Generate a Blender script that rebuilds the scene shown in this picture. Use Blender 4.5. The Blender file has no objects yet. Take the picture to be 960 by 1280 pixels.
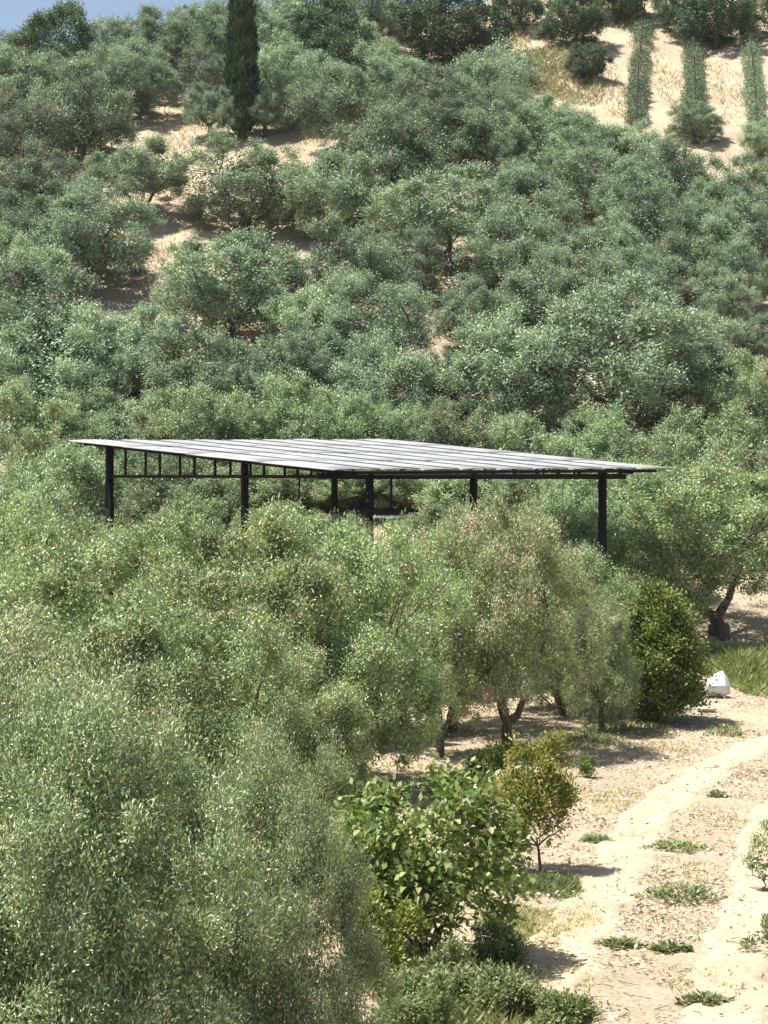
import bpy, bmesh, math, random
import numpy as np
from mathutils import Vector

# ------------------------------------------------------------------ camera, sky, sun, exposure
S = bpy.context.scene
COL = S.collection
EYE = 5.0                     # camera height over the near ground
FPX = 2742.0                  # focal length in photograph pixels (960 x 1280)
HOR = 594.0                   # photograph row of the horizon
cam = bpy.data.cameras.new('camera')
cam.sensor_fit = 'VERTICAL'; cam.sensor_height = 36.0
cam.lens = 36.0 * FPX / 1280.0
cam.shift_y = -(640.0 - HOR) / 1280.0
cam.clip_end = 3000.0
camo = bpy.data.objects.new('camera', cam); COL.objects.link(camo)
camo.location = (0, 0, EYE); camo.rotation_euler = (math.pi / 2, 0, 0)
S.camera = camo

SUN_EL, SUN_AZ = math.radians(67), math.radians(-98)     # azimuth from +Y, negative = from the left
W = bpy.data.worlds.new('World'); S.world = W; W.use_nodes = True
nt = W.node_tree
sky = nt.nodes.new('ShaderNodeTexSky'); sky.sky_type = 'NISHITA'; sky.sun_disc = False
sky.sun_elevation = SUN_EL; sky.sun_rotation = SUN_AZ
sky.air_density = 1.0; sky.dust_density = 2.0; sky.ozone_density = 0.8
nt.links.new(sky.outputs[0], nt.nodes['Background'].inputs[0])
nt.nodes['Background'].inputs[1].default_value = 0.078
sl = bpy.data.lights.new('sun', 'SUN'); sl.energy = 5.0; sl.angle = math.radians(0.5); sl.color = (1.0, 0.955, 0.88)
so = bpy.data.objects.new('sun', sl); COL.objects.link(so); so.location = (-20, 0, 60)
sd = Vector((math.sin(SUN_AZ) * math.cos(SUN_EL), math.cos(SUN_AZ) * math.cos(SUN_EL), math.sin(SUN_EL)))
so.rotation_euler = (-sd).to_track_quat('-Z', 'Y').to_euler()
S.view_settings.view_transform = 'Standard'; S.view_settings.look = 'None'
S.view_settings.exposure = 0.96; S.view_settings.gamma = 1.0
S.render.engine = 'CYCLES'
S.cycles.max_bounces = 6; S.cycles.diffuse_bounces = 2; S.cycles.transmission_bounces = 4
S.cycles.glossy_bounces = 2; S.cycles.volume_bounces = 0; S.cycles.transparent_max_bounces = 4

random.seed(4)
RNG = np.random.default_rng(11)

# ------------------------------------------------------------------ helpers
def sget(x, y):
    """gentle repeatable relief from summed sines"""
    return (np.sin(x * .61 + 1.3 + np.sin(y * .37)) * np.sin(y * .53 + .7) * .5
            + np.sin(x * 1.7 + y * 1.1 + 2.1) * .22 + np.sin(x * 3.1 - y * 2.3) * .12
            + np.sin(x * 6.3 + y * 4.9 + np.sin(x * 2.2)) * .06)

def terrain(x, y):
    x = np.asarray(x, float); y = np.asarray(y, float)
    t = y - 57.0
    slope = 0.483 * 0.5 * (t + np.sqrt(t * t + 36.0))          # soft knee into the hillside
    gentle = 0.9 / (1 + np.exp(-(y - 50.0) / 3.0))
    cap = 23.2 + (x + 18) * 0.37
    z = slope + gentle
    cap = np.clip(cap, 12.0, 40.0)
    d = cap - z
    z = cap - 0.5 * (d + np.sqrt(d * d + 2.0))                  # soft ridge
    z = z - 0.04 * np.maximum(y - 150, 0)
    amp = 0.05 + 0.22 / (1 + np.exp(-(y - 62) / 4.0))
    return z - 0.12 + amp * sget(x, y)

def tz(x, y):
    return float(terrain(x, y))

_Y = np.arange(12.0, 170.0, 0.05)
def at(u, v):
    """where the line of sight of a photograph pixel meets the ground"""
    X = (u - 480) / FPX * _Y; Z = EYE + (HOR - v) / FPX * _Y
    hit = np.nonzero(terrain(X, _Y) >= Z)[0]
    i = hit[0] if len(hit) else -1
    return float(X[i]), float(_Y[i]), tz(X[i], _Y[i])

def mesh_np(name, V, F, mat, tint=None, smooth=False):
    """mesh from arrays; F is (n,3) or (n,4)"""
    V = np.asarray(V, np.float32).reshape(-1, 3); F = np.asarray(F, np.int32)
    me = bpy.data.meshes.new(name)
    n, k = F.shape
    me.vertices.add(len(V)); me.vertices.foreach_set('co', V.ravel())
    me.loops.add(n * k); me.loops.foreach_set('vertex_index', F.ravel())
    me.polygons.add(n); me.polygons.foreach_set('loop_start', np.arange(n, dtype=np.int32) * k)
    me.polygons.foreach_set('loop_total', np.full(n, k, np.int32))
    if smooth: me.polygons.foreach_set('use_smooth', np.ones(n, bool))
    me.update(calc_edges=True)
    if tint is not None:
        a = me.attributes.new('tint', 'FLOAT', 'FACE'); a.data.foreach_set('value', np.asarray(tint, np.float32))
    if mat: me.materials.append(mat)
    return me

def link(name, me, parent=None):
    o = bpy.data.objects.new(name, me); COL.objects.link(o)
    if parent is not None: o.parent = parent
    return o

def empty(name, loc, rz=0.0, scale=(1, 1, 1)):
    o = bpy.data.objects.new(name, None); COL.objects.link(o)
    o.empty_display_size = 0.2
    o.location = loc; o.rotation_euler = (0, 0, rz); o.scale = scale
    return o

def tag(o, label, cat, group=None):
    o['label'] = label; o['category'] = cat
    if group: o['group'] = group
    return o

def tubes(paths, sides=7):
    """list of (points, radii) -> verts, quads"""
    VV, FF = [], []; base = 0
    ang = np.arange(sides) * 2 * np.pi / sides
    for P, R in paths:
        P = np.asarray(P, float); R = np.asarray(R, float)
        T = np.gradient(P, axis=0); T /= np.linalg.norm(T, axis=1)[:, None] + 1e-9
        ref = np.array([1, 0, 0]) if abs(T[0][2]) > .8 else np.array([0, 0, 1.0])
        A = np.cross(T, ref); A /= np.linalg.norm(A, axis=1)[:, None] + 1e-9
        B = np.cross(T, A)
        ring = P[:, None, :] + R[:, None, None] * (np.cos(ang)[None, :, None] * A[:, None, :] + np.sin(ang)[None, :, None] * B[:, None, :])
        m = len(P)
        VV.append(ring.reshape(-1, 3))
        i = np.arange(m - 1)[:, None] * sides; j = np.arange(sides)[None, :]; j2 = (j + 1) % sides
        FF.append(np.stack([i + j, i + j2, i + sides + j2, i + sides + j], -1).reshape(-1, 4) + base)
        base += m * sides
    return np.concatenate(VV), np.concatenate(FF)

def unit(a):
    return a / (np.linalg.norm(a, axis=-1, keepdims=True) + 1e-9)

# ------------------------------------------------------------------ materials
def newmat(name):
    m = bpy.data.materials.new(name); m.use_nodes = True
    nt = m.node_tree
    return m, nt, nt.nodes['Principled BSDF'], nt.nodes['Material Output']

def ramp(nt, stops, interp='LINEAR'):
    r = nt.nodes.new('ShaderNodeValToRGB'); r.color_ramp.interpolation = interp
    e = r.color_ramp.elements
    e[0].position, e[0].color = stops[0][0], (*stops[0][1], 1)
    e[1].position, e[1].color = stops[-1][0], (*stops[-1][1], 1)
    for p, c in stops[1:-1]:
        k = e.new(p); k.color = (*c, 1)
    return r

def leafmat(name, stops, rough=.5, spec=.35, transl=.28, vary=.18):
    m, nt, b, out = newmat(name)
    at_ = nt.nodes.new('ShaderNodeAttribute'); at_.attribute_name = 'tint'
    r = ramp(nt, stops)
    nt.links.new(at_.outputs['Fac'], r.inputs[0])
    oi = nt.nodes.new('ShaderNodeObjectInfo')
    mr = nt.nodes.new('ShaderNodeMapRange'); mr.inputs[3].default_value = 1 - vary; mr.inputs[4].default_value = 1 + vary
    nt.links.new(oi.outputs['Random'], mr.inputs[0])
    hs = nt.nodes.new('ShaderNodeHueSaturation')
    nt.links.new(mr.outputs[0], hs.inputs['Value'])
    mh = nt.nodes.new('ShaderNodeMapRange'); mh.inputs[3].default_value = .483; mh.inputs[4].default_value = .507
    mu = nt.nodes.new('ShaderNodeMath'); mu.operation = 'MULTIPLY'; mu.inputs[1].default_value = 7.31
    fr = nt.nodes.new('ShaderNodeMath'); fr.operation = 'FRACT'
    nt.links.new(oi.outputs['Random'], mu.inputs[0]); nt.links.new(mu.outputs[0], fr.inputs[0])
    nt.links.new(fr.outputs[0], mh.inputs[0]); nt.links.new(mh.outputs[0], hs.inputs['Hue'])
    nt.links.new(r.outputs[0], hs.inputs['Color'])
    nt.links.new(hs.outputs[0], b.inputs['Base Color'])
    b.inputs['Roughness'].default_value = rough; b.inputs['Specular IOR Level'].default_value = spec
    tr = nt.nodes.new('ShaderNodeBsdfTranslucent')
    g = nt.nodes.new('ShaderNodeMix'); g.data_type = 'RGBA'; g.blend_type = 'MULTIPLY'; g.inputs[0].default_value = 1.0
    nt.links.new(hs.outputs[0], g.inputs[6]); g.inputs[7].default_value = (1.15, 1.2, .8, 1)
    nt.links.new(g.outputs[2], tr.inputs[0])
    mx = nt.nodes.new('ShaderNodeMixShader'); mx.inputs[0].default_value = transl
    nt.links.new(b.outputs[0], mx.inputs[1]); nt.links.new(tr.outputs[0], mx.inputs[2])
    nt.links.new(mx.outputs[0], out.inputs[0])
    return m

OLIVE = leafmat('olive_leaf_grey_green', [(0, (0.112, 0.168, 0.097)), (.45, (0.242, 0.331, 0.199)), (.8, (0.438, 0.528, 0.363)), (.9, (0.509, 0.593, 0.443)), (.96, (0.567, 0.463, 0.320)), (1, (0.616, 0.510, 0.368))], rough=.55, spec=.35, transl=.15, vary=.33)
OLIVEY = leafmat('olive_leaf_yellow_green', [(0, (0.101, 0.153, 0.062)), (.45, (0.224, 0.312, 0.129)), (.8, (0.424, 0.504, 0.242)), (.9, (0.614, 0.640, 0.404)), (.96, (0.602, 0.481, 0.314)), (1, (0.647, 0.537, 0.371))], rough=.45, spec=.45, transl=.19, vary=.26)
OLIVEM = leafmat('olive_leaf_sage', [(0, (0.106, 0.161, 0.079)), (0.45, (0.232, 0.322, 0.162)), (0.8, (0.428, 0.516, 0.299)), (0.9, (0.555, 0.616, 0.424)), (0.96, (0.580, 0.472, 0.319)), (1, (0.627, 0.523, 0.372))], rough=.48, spec=.42, transl=.17, vary=.28)
OLIVED = leafmat('olive_leaf_faded', [(0, (.12, .155, .070)), (.45, (.235, .295, .135)), (.8, (.41, .45, .255)), (.9, (.58, .57, .40)), (.96, (.54, .44, .31)), (1, (.60, .51, .38))], rough=.5, spec=.4, transl=.24, vary=.1)
OLIVES = leafmat('olive_leaf_silver', [(0, (0.090, 0.133, 0.053)), (.45, (0.229, 0.304, 0.132)), (.8, (0.500, 0.568, 0.298)), (.9, (0.660, 0.673, 0.512)), (.96, (0.660, 0.568, 0.346)), (1, (0.660, 0.621, 0.394))], rough=.42, spec=.4, transl=.16, vary=.08)
DARKEV = leafmat('dark_evergreen_leaf', [(0, (0.048, 0.086, 0.048)), (.6, (0.107, 0.162, 0.086)), (1, (0.171, 0.239, 0.128))], transl=.2)
CYPRESS = leafmat('cypress_leaf', [(0, (0.025, 0.052, 0.023)), (.6, (0.046, 0.086, 0.034)), (1, (0.081, 0.127, 0.052))], transl=.15, rough=.6)
CITRUS = leafmat('glossy_green_leaf', [(0, (0.062, 0.117, 0.029)), (.5, (0.133, 0.211, 0.047)), (.85, (0.281, 0.359, 0.094)), (1, (0.468, 0.406, 0.156))], rough=.5, spec=.3)
YELLOWL = leafmat('yellow_green_leaf', [(0, (.085, .115, .02)), (.5, (.20, .235, .045)), (.85, (.37, .37, .10)), (1, (.5, .45, .18))], rough=.4)
BROAD = leafmat('broad_leaf', [(0, (.085, .130, .034)), (.5, (.175, .235, .070)), (.85, (.31, .35, .14)), (1, (.46, .44, .24))], rough=.45, spec=.4, transl=.3, vary=.3)
WEED = leafmat('weed_leaf', [(0, (0.108, 0.159, 0.057)), (.5, (0.187, 0.245, 0.101)), (1, (0.359, 0.389, 0.201))])
GRASS = leafmat('grass_blade', [(0, (.085, .115, .045)), (.35, (.19, .24, .085)), (.65, (.34, .37, .15)), (.85, (.48, .42, .25)), (1, (.62, .53, .29))], transl=.25)
DRYG = leafmat('dry_grass_blade', [(0, (.26, .27, .13)), (.5, (.46, .42, .25)), (1, (.62, .56, .38))], transl=.3)
LITTER = leafmat('dead_leaf', [(0, (0.129, 0.087, 0.055)), (.35, (0.239, 0.175, 0.110)), (.65, (0.414, 0.331, 0.221)), (1, (0.644, 0.570, 0.442))], transl=.1)

def barkmat():
    m, nt, b, out = newmat('olive_bark')
    tc = nt.nodes.new('ShaderNodeTexCoord'); mp = nt.nodes.new('ShaderNodeMapping'); mp.inputs['Scale'].default_value = (9, 9, 2.2)
    n = nt.nodes.new('ShaderNodeTexNoise'); n.inputs['Scale'].default_value = 2.5; n.inputs['Detail'].default_value = 8
    r = ramp(nt, [(.3, (.045, .036, .028)), (.55, (.12, .10, .08)), (.8, (.24, .21, .17))])
    bp = nt.nodes.new('ShaderNodeBump'); bp.inputs['Strength'].default_value = .8; bp.inputs['Distance'].default_value = .03
    nt.links.new(tc.outputs['Object'], mp.inputs[0]); nt.links.new(mp.outputs[0], n.inputs[0])
    nt.links.new(n.outputs[0], r.inputs[0]); nt.links.new(r.outputs[0], b.inputs['Base Color'])
    nt.links.new(n.outputs[0], bp.inputs['Height']); nt.links.new(bp.outputs[0], b.inputs['Normal'])
    b.inputs['Roughness'].default_value = .9
    return m
BARK = barkmat()

def soil(name, track=False):
    m, nt, b, out = newmat(name)
    L = nt.links.new
    geo = nt.nodes.new('ShaderNodeNewGeometry')
    def noise(scale, detail, rough=.6, dist=0.0):
        n = nt.nodes.new('ShaderNodeTexNoise'); n.inputs['Scale'].default_value = scale
        n.inputs['Detail'].default_value = detail; n.inputs['Roughness'].default_value = rough; n.inputs['Distortion'].default_value = dist
        L(geo.outputs['Position'], n.inputs[0]); return n
    big = noise(.35, 5, .6, .4); mid = noise(2.3, 7, .65, .6); fine = noise(16, 6, .7, .3)
    if track:
        r = ramp(nt, [(.25, (0.397, 0.306, 0.213)), (.5, (0.487, 0.386, 0.275)), (.75, (0.553, 0.452, 0.334))])
        r2 = ramp(nt, [(.3, (0.359, 0.269, 0.179)), (.5, (0.487, 0.386, 0.275)), (.7, (0.568, 0.471, 0.349))])
    else:
        r = ramp(nt, [(.25, (0.358, 0.278, 0.186)), (.45, (0.475, 0.386, 0.271)), (.7, (0.562, 0.473, 0.341))])
        r2 = ramp(nt, [(.34, (0.223, 0.161, 0.105)), (.45, (0.416, 0.331, 0.235)), (.56, (0.533, 0.443, 0.326)), (.72, (0.649, 0.575, 0.451))])
    L(mid.outputs[0], r.inputs[0]); L(fine.outputs[0], r2.inputs[0])
    mx = nt.nodes.new('ShaderNodeMix'); mx.data_type = 'RGBA'; mx.inputs[0].default_value = .4 if track else .6
    L(r.outputs[0], mx.inputs[6]); L(r2.outputs[0], mx.inputs[7])
    rb = ramp(nt, [(.32, (.80, .78, .74)), (.55, (1, 1, 1)), (.75, (1.0, .95, .82))])
    L(big.outputs[0], rb.inputs[0])
    mm = nt.nodes.new('ShaderNodeMix'); mm.data_type = 'RGBA'; mm.blend_type = 'MULTIPLY'; mm.inputs[0].default_value = 1
    L(mx.outputs[2], mm.inputs[6]); L(rb.outputs[0], mm.inputs[7])
    L(mm.outputs[2], b.inputs['Base Color'])
    b.inputs['Roughness'].default_value = .95; b.inputs['Specular IOR Level'].default_value = .1
    add = nt.nodes.new('ShaderNodeMath'); add.operation = 'ADD'; L(mid.outputs[0], add.inputs[0]); L(fine.outputs[0], add.inputs[1])
    bp = nt.nodes.new('ShaderNodeBump'); bp.inputs['Strength'].default_value = .45 if track else .8; bp.inputs['Distance'].default_value = .08
    L(add.outputs[0], bp.inputs['Height']); L(bp.outputs[0], b.inputs['Normal'])
    return m
SOIL = soil('dry_soil'); TRACK = soil('track_dust', True)

def plain(name, col, rough=.6, metal=0.0, spec=.4, noise_amt=.25, scale=12, bump=0.0):
    m, nt, b, out = newmat(name)
    tc = nt.nodes.new('ShaderNodeTexCoord')
    n = nt.nodes.new('ShaderNodeTexNoise'); n.inputs['Scale'].default_value = scale; n.inputs['Detail'].default_value = 6
    c0 = tuple(c * (1 - noise_amt) for c in col); c1 = tuple(min(1, c * (1 + noise_amt)) for c in col)
    r = ramp(nt, [(.3, c0), (.7, c1)])
    nt.links.new(tc.outputs['Object'], n.inputs[0]); nt.links.new(n.outputs[0], r.inputs[0]); nt.links.new(r.outputs[0], b.inputs['Base Color'])
    b.inputs['Roughness'].default_value = rough; b.inputs['Metallic'].default_value = metal; b.inputs['Specular IOR Level'].default_value = spec
    if bump:
        bp = nt.nodes.new('ShaderNodeBump'); bp.inputs['Strength'].default_value = bump; bp.inputs['Distance'].default_value = .02
        nt.links.new(n.outputs[0], bp.inputs['Height']); nt.links.new(bp.outputs[0], b.inputs['Normal'])
    return m
STEEL = plain('black_painted_steel', (.011, .012, .013), .75, 0, .2, .3, 20)
SHEET = plain('weathered_roof_sheet', (.33, .345, .335), .5, 0.0, .45, .22, 1.6)
BATTEN = plain('grey_batten', (.10, .105, .105), .7, 0, .3, .3, 5)
WHITEP = plain('white_plastic', (.60, .63, .68), .5, 0, .3, .12, 5)
WHITEB = plain('white_painted_board', (.7, .72, .74), .6, 0, .3, .08, 4)
STONE = plain('pale_stone', (.42, .38, .32), .9, 0, .2, .3, 14, .6)
WOOD = plain('weathered_wood', (.13, .10, .075), .85, 0, .2, .35, 18, .5)

# ------------------------------------------------------------------ ground
def grid_mesh(name, xs, ys, mat, dz=0.0):
    X, Y = np.meshgrid(xs, ys); Z = terrain(X, Y) + dz
    V = np.stack([X, Y, Z], -1).reshape(-1, 3)
    nx, ny = len(xs), len(ys)
    i = np.arange(ny - 1)[:, None] * nx; j = np.arange(nx - 1)[None, :]
    F = np.stack([i + j, i + j + 1, i + nx + j + 1, i + nx + j], -1).reshape(-1, 4)
    return mesh_np(name, V, F, mat, smooth=True)
xs = np.concatenate([np.linspace(-400, -34, 30), np.concatenate([np.arange(-33, -2, .4), np.arange(-2, 12, .2), np.arange(12, 33.01, .4)]), np.linspace(34, 400, 30)])
ys = np.concatenate([np.linspace(-60, 9, 15), np.arange(10, 62, .2), np.arange(62, 132, .5), np.linspace(133, 700, 40)])
g = link('ground', grid_mesh('ground', xs, ys, SOIL)); g['kind'] = 'structure'

# the dirt track: a strip along a curve over the ground, with two shallow ruts and a raised middle
tp = [(1120, 905), (1005, 935), (925, 985), (871, 1040), (848, 1110), (805, 1180), (775, 1270), (755, 1340)]
cent = np.array([at(u, v)[:2] for u, v in tp]); 
tt = np.linspace(0, len(cent) - 1, 110)
def catmull(P, t):
    P = np.vstack([2 * P[0] - P[1], P, 2 * P[-1] - P[-2]]); out = []
    for q in t:
        i = min(int(q), len(P) - 4); f = q - i; a, b, c, d = P[i:i + 4]
        out.append(.5 * ((2 * b) + (-a + c) * f + (2 * a - 5 * b + 4 * c - d) * f * f + (-a + 3 * b - 3 * c + d) * f ** 3))
    return np.array(out)
CP = catmull(cent, tt)
TG = unit(np.gradient(CP, axis=0)); NRM = np.stack([-TG[:, 1], TG[:, 0]], -1)
def ribbon(off0, off1, seed, n=9):
    V = []
    s = np.linspace(0, 1, n)
    for i in range(len(CP)):
        wob = .12 * math.sin(i * .7 + seed) + .08 * math.sin(i * 1.9 + seed * 3)
        for q in s:
            o = off0 + (off1 - off0) * q + (wob if q in (0, 1) else wob * .4)
            p = CP[i] + NRM[i] * o
            dep = -.035 * math.sin(math.pi * q)
            V.append((p[0], p[1], tz(*p) + (.045 + dep if 0 < q < 1 else -.05)))
    F = [(i * n + j, i * n + j + 1, (i + 1) * n + j + 1, (i + 1) * n + j) for i in range(len(CP) - 1) for j in range(n - 1)]
    return V, F
for k, (a, b_) in enumerate([(-1.25, -.35), (.55, 1.45)]):
    V, F = ribbon(a, b_, k * 2.3)
    o = link('dirt_track', mesh_np('dirt_track', V, F, TRACK, smooth=True)); o['kind'] = 'structure'

# ------------------------------------------------------------------ plants
def leaves_from(pos, axis, nrm, L, Wd, tint, fold=0.0):
    """diamond leaves, one quad each"""
    axis = unit(axis); side = unit(np.cross(axis, nrm)); n = len(pos)
    L = np.broadcast_to(L, n)[:, None]; Wd = np.broadcast_to(Wd, n)[:, None]
    mid = pos + axis * L * .48
    up = np.cross(side, axis) * Wd * fold
    V = np.stack([pos, mid + side * Wd * .5 + up, pos + axis * L, mid - side * Wd * .5 + up], 1).reshape(-1, 3)
    F = np.arange(n * 4).reshape(-1, 4)
    return V, F, tint

def envelope(rng, k=9):
    D = unit(rng.normal(size=(k, 3))); A = rng.uniform(-.26, .24, k); P = rng.uniform(2.0, 7.0, k)
    def f(d):
        return 1 + sum(A[i] * np.exp(-P[i] * (1 - d @ D[i])) * 1.5 for i in range(k))
    return f

def crown(rng, w=4.4, h=4.2, bottom=.04, nclump=90, per=220, L=.12, Wd=.038, dry=.01, dryclump=0.0, cr=.5, up=.45, shell=.62, tintbase=(.08, .8), core=4200, coreL=.15, lobe=.17, low=.42, loose=.9, silver=.11, tall=1.06, nlobes=0):
    """leaf clumps over a lumpy dome, each clump a puff of leaves that face outwards, and an inner fill"""
    env = envelope(rng)
    d = unit(rng.normal(size=(nclump * 4, 3))); d = d[d[:, 2] > -.8][:nclump]
    nclump = len(d)
    z0 = h * bottom; zc = z0 + (h - z0) * low; a = w / 2 - cr * .55
    cu, cl = (h - zc) - cr * .5, (zc - z0) - cr * .25
    def dome(v):
        cz = np.where(v[:, 2] > 0, cu, cl)
        return v * np.stack([np.full(len(v), a), np.full(len(v), a), cz], -1)
    nlobe = nlobes or max(5, nclump // 8)
    # lobes spread evenly over the dome, clumps spread over each lobe's outer face
    g = (np.arange(nlobe) + .5) / nlobe; ph = np.arange(nlobe) * 2.39996 + rng.uniform(0, 6.28)
    lz = 1 - g * 1.8; lr = np.sqrt(np.maximum(0, 1 - lz * lz))
    ld = unit(np.stack([lr * np.cos(ph), lr * np.sin(ph), lz], -1) + rng.normal(size=(nlobe, 3)) * .16)
    LR = lobe * w * rng.uniform(.75, 1.25, nlobe)
    ctr = np.array([0, 0, zc])
    LC = dome(ld) * (env(ld) * rng.uniform(.6, .9, nlobe))[:, None] * (1 - lobe) + ctr
    li = rng.integers(0, nlobe, nclump)
    lo = unit(LC - ctr + 1e-6)
    cd = unit(rng.normal(size=(nclump, 3)) * .95 + lo[li] * .8 + np.array([0, 0, .65]))
    C = LC[li] + cd * (LR[li] * rng.uniform(.45, 1.15, nclump))[:, None]
    C[:, 2] = np.maximum(C[:, 2], z0 + cr * .35)
    out = unit(cd + .4 * unit(C - np.array([0, 0, zc - .25 * h])))
    R = cr * rng.uniform(.6, 1.3, nclump)
    ctint = rng.uniform(0, 1, nclump); cdry = rng.uniform(size=nclump) < dryclump
    m = nclump * per
    ci = np.repeat(np.arange(nclump), per)
    q = unit(rng.normal(size=(m, 3)) + out[ci] * .55 + np.array([0, 0, .4]))
    # ragged puffs: shoots stick out of the clump
    sh = rng.normal(size=(nclump, 10, 3)) * .7; sh = unit(sh + out[:, None, :] * .7 + np.array([0, 0, .35]))
    k = rng.integers(0, 10, m); dirs = sh[ci, k]
    q = unit(q + dirs * rng.uniform(0, 2.2, m)[:, None]); al = (q * dirs).sum(-1)
    rr = R[ci] * (rng.uniform(.12, 1, m) ** .5) * (.58 + 1.15 * np.maximum(al, 0) ** 8)
    pos = C[ci] + q * rr[:, None] * np.array([2 - tall, 2 - tall, tall]) + rng.normal(size=(m, 3)) * .02
    ax = unit(unit(q * .6 + dirs * .5 + np.array([0, 0, up * .6])) + unit(rng.normal(size=(m, 3))) * loose)
    nr = unit(q * .9 + out[ci] * .3 + np.array([0, 0, .6]) + rng.normal(size=(m, 3)) * .55)
    LL = L * rng.uniform(.6, 1.3, m)
    tint = tintbase[0] + (tintbase[1] - tintbase[0]) * (.3 * ctint[ci] + .7 * rng.uniform(size=m))
    tint = np.where(rng.uniform(size=m) < silver, .88, tint)
    sdry = rng.uniform(size=(nclump, 10)) < dry
    tint = np.where(sdry[ci, k] | (cdry[ci] & (rng.uniform(size=m) < .7)), rng.uniform(.955, 1, m), tint)
    V, F, T = leaves_from(pos, ax, nr, LL, Wd * rng.uniform(.8, 1.2, m), tint)
    if core:
        v = unit(rng.normal(size=(core, 3))); p = dome(v) * (rng.uniform(.15, .86, core) ** .6 * .9 * env(v))[:, None] + np.array([0, 0, zc])
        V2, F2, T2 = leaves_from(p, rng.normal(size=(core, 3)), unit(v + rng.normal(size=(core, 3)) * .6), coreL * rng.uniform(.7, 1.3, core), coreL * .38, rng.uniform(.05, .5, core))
        F = np.concatenate([F, F2 + len(V)]); V = np.concatenate([V, V2]); T = np.concatenate([T, T2])
    return V, F, T, C

def limbs(rng, C, h=4.2, nl=4, r0=.14, lean=(0, 0), fork=.22, ntw=26, sides=7, spread=1.0):
    """trunk, limbs and branches that reach into the clumps"""
    paths = []
    lean = np.array([lean[0], lean[1], 0.0])
    f = np.array([0, 0, h * fork]) + lean * h * fork
    k = 6; s = np.linspace(0, 1, k)[:, None]
    tr = s * f + np.concatenate([rng.normal(size=(k, 2)) * .03 * (s > 0) * (s < 1), np.zeros((k, 1))], 1)
    tr[0, 2] = -.15
    rr = r0 * (1.35 - .5 * s[:, 0]); rr[0] *= 1.25
    paths.append((tr, rr))
    ends = []
    a0 = rng.uniform(0, 6.28)
    for i in range(nl):
        a = a0 + i * 6.283 / nl + rng.uniform(-.4, .4)
        tgt = np.array([math.cos(a) * h * rng.uniform(.2, .32) * spread, math.sin(a) * h * rng.uniform(.2, .32) * spread, h * rng.uniform(.45, .62)])
        midp = f + (tgt - f) * .45 + np.array([math.cos(a), math.sin(a), -.25]) * .16 * h * .5
        P = np.array([(1 - q) ** 2 * f + 2 * q * (1 - q) * midp + q * q * tgt for q in np.linspace(0, 1, 8)])
        P[1:-1] += rng.normal(size=(6, 3)) * .03
        paths.append((P, np.linspace(r0 * .72, r0 * .2, 8))); ends.append(P)
    idx = rng.choice(len(C), min(ntw, len(C)), replace=False)
    for j in idx:
        c = C[j]
        best = min(((np.linalg.norm(P[q] - c), P[q]) for P in ends for q in range(3, 8)), key=lambda z: z[0])[1]
        mid = (best + c) / 2 + rng.normal(size=3) * .08
        paths.append((np.array([best, mid, c]), np.array([r0 * .2, r0 * .13, r0 * .05])))
    return tubes(paths, sides)

NOM_W, NOM_H = 4.4, 4.2
def make_variant(name, seed, mat, trunk_kw={}, **kw):
    rng = np.random.default_rng(seed)
    V, F, T, C = crown(rng, NOM_W, NOM_H, **kw)
    cm = mesh_np(name + '_crown', V, F, mat, T)
    tv, tf = limbs(rng, C, NOM_H, **trunk_kw)
    tm = mesh_np(name + '_trunk', tv, tf, BARK, smooth=True)
    # measured extent so that a tree can be scaled to a given width and height
    q = np.quantile(V, [.004, .996], axis=0)
    return cm, tm, float((q[1][0] - q[0][0] + q[1][1] - q[0][1]) / 2), float(q[1][2])

VAR = {}
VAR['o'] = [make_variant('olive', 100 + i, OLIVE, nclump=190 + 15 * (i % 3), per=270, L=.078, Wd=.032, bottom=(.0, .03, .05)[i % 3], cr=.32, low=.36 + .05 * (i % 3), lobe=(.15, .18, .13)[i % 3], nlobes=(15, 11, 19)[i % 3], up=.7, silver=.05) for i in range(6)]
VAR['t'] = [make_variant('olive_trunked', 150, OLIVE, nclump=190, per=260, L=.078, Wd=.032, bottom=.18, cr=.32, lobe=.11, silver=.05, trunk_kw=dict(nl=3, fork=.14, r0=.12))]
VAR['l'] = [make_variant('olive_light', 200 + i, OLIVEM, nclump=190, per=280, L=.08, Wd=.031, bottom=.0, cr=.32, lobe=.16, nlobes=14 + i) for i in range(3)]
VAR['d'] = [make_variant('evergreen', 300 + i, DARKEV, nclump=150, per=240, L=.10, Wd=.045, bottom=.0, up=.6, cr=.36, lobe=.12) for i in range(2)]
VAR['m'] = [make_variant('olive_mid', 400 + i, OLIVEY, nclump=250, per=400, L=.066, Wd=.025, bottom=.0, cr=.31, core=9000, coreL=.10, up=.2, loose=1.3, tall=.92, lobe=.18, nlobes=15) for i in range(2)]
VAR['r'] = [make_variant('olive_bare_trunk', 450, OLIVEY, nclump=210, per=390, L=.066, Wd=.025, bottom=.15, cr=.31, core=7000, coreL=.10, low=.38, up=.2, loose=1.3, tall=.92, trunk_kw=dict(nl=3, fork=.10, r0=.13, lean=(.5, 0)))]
VAR['c'] = [make_variant('olive_dry', 500 + i, OLIVED, nclump=200, per=370, L=.066, Wd=.023, bottom=.14, dry=.06, dryclump=.10, cr=.31, core=5000, coreL=.10, low=.4, up=.2, loose=1.3, tall=.92, trunk_kw=dict(nl=3, fork=.12, r0=.13)) for i in range(2)]
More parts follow.
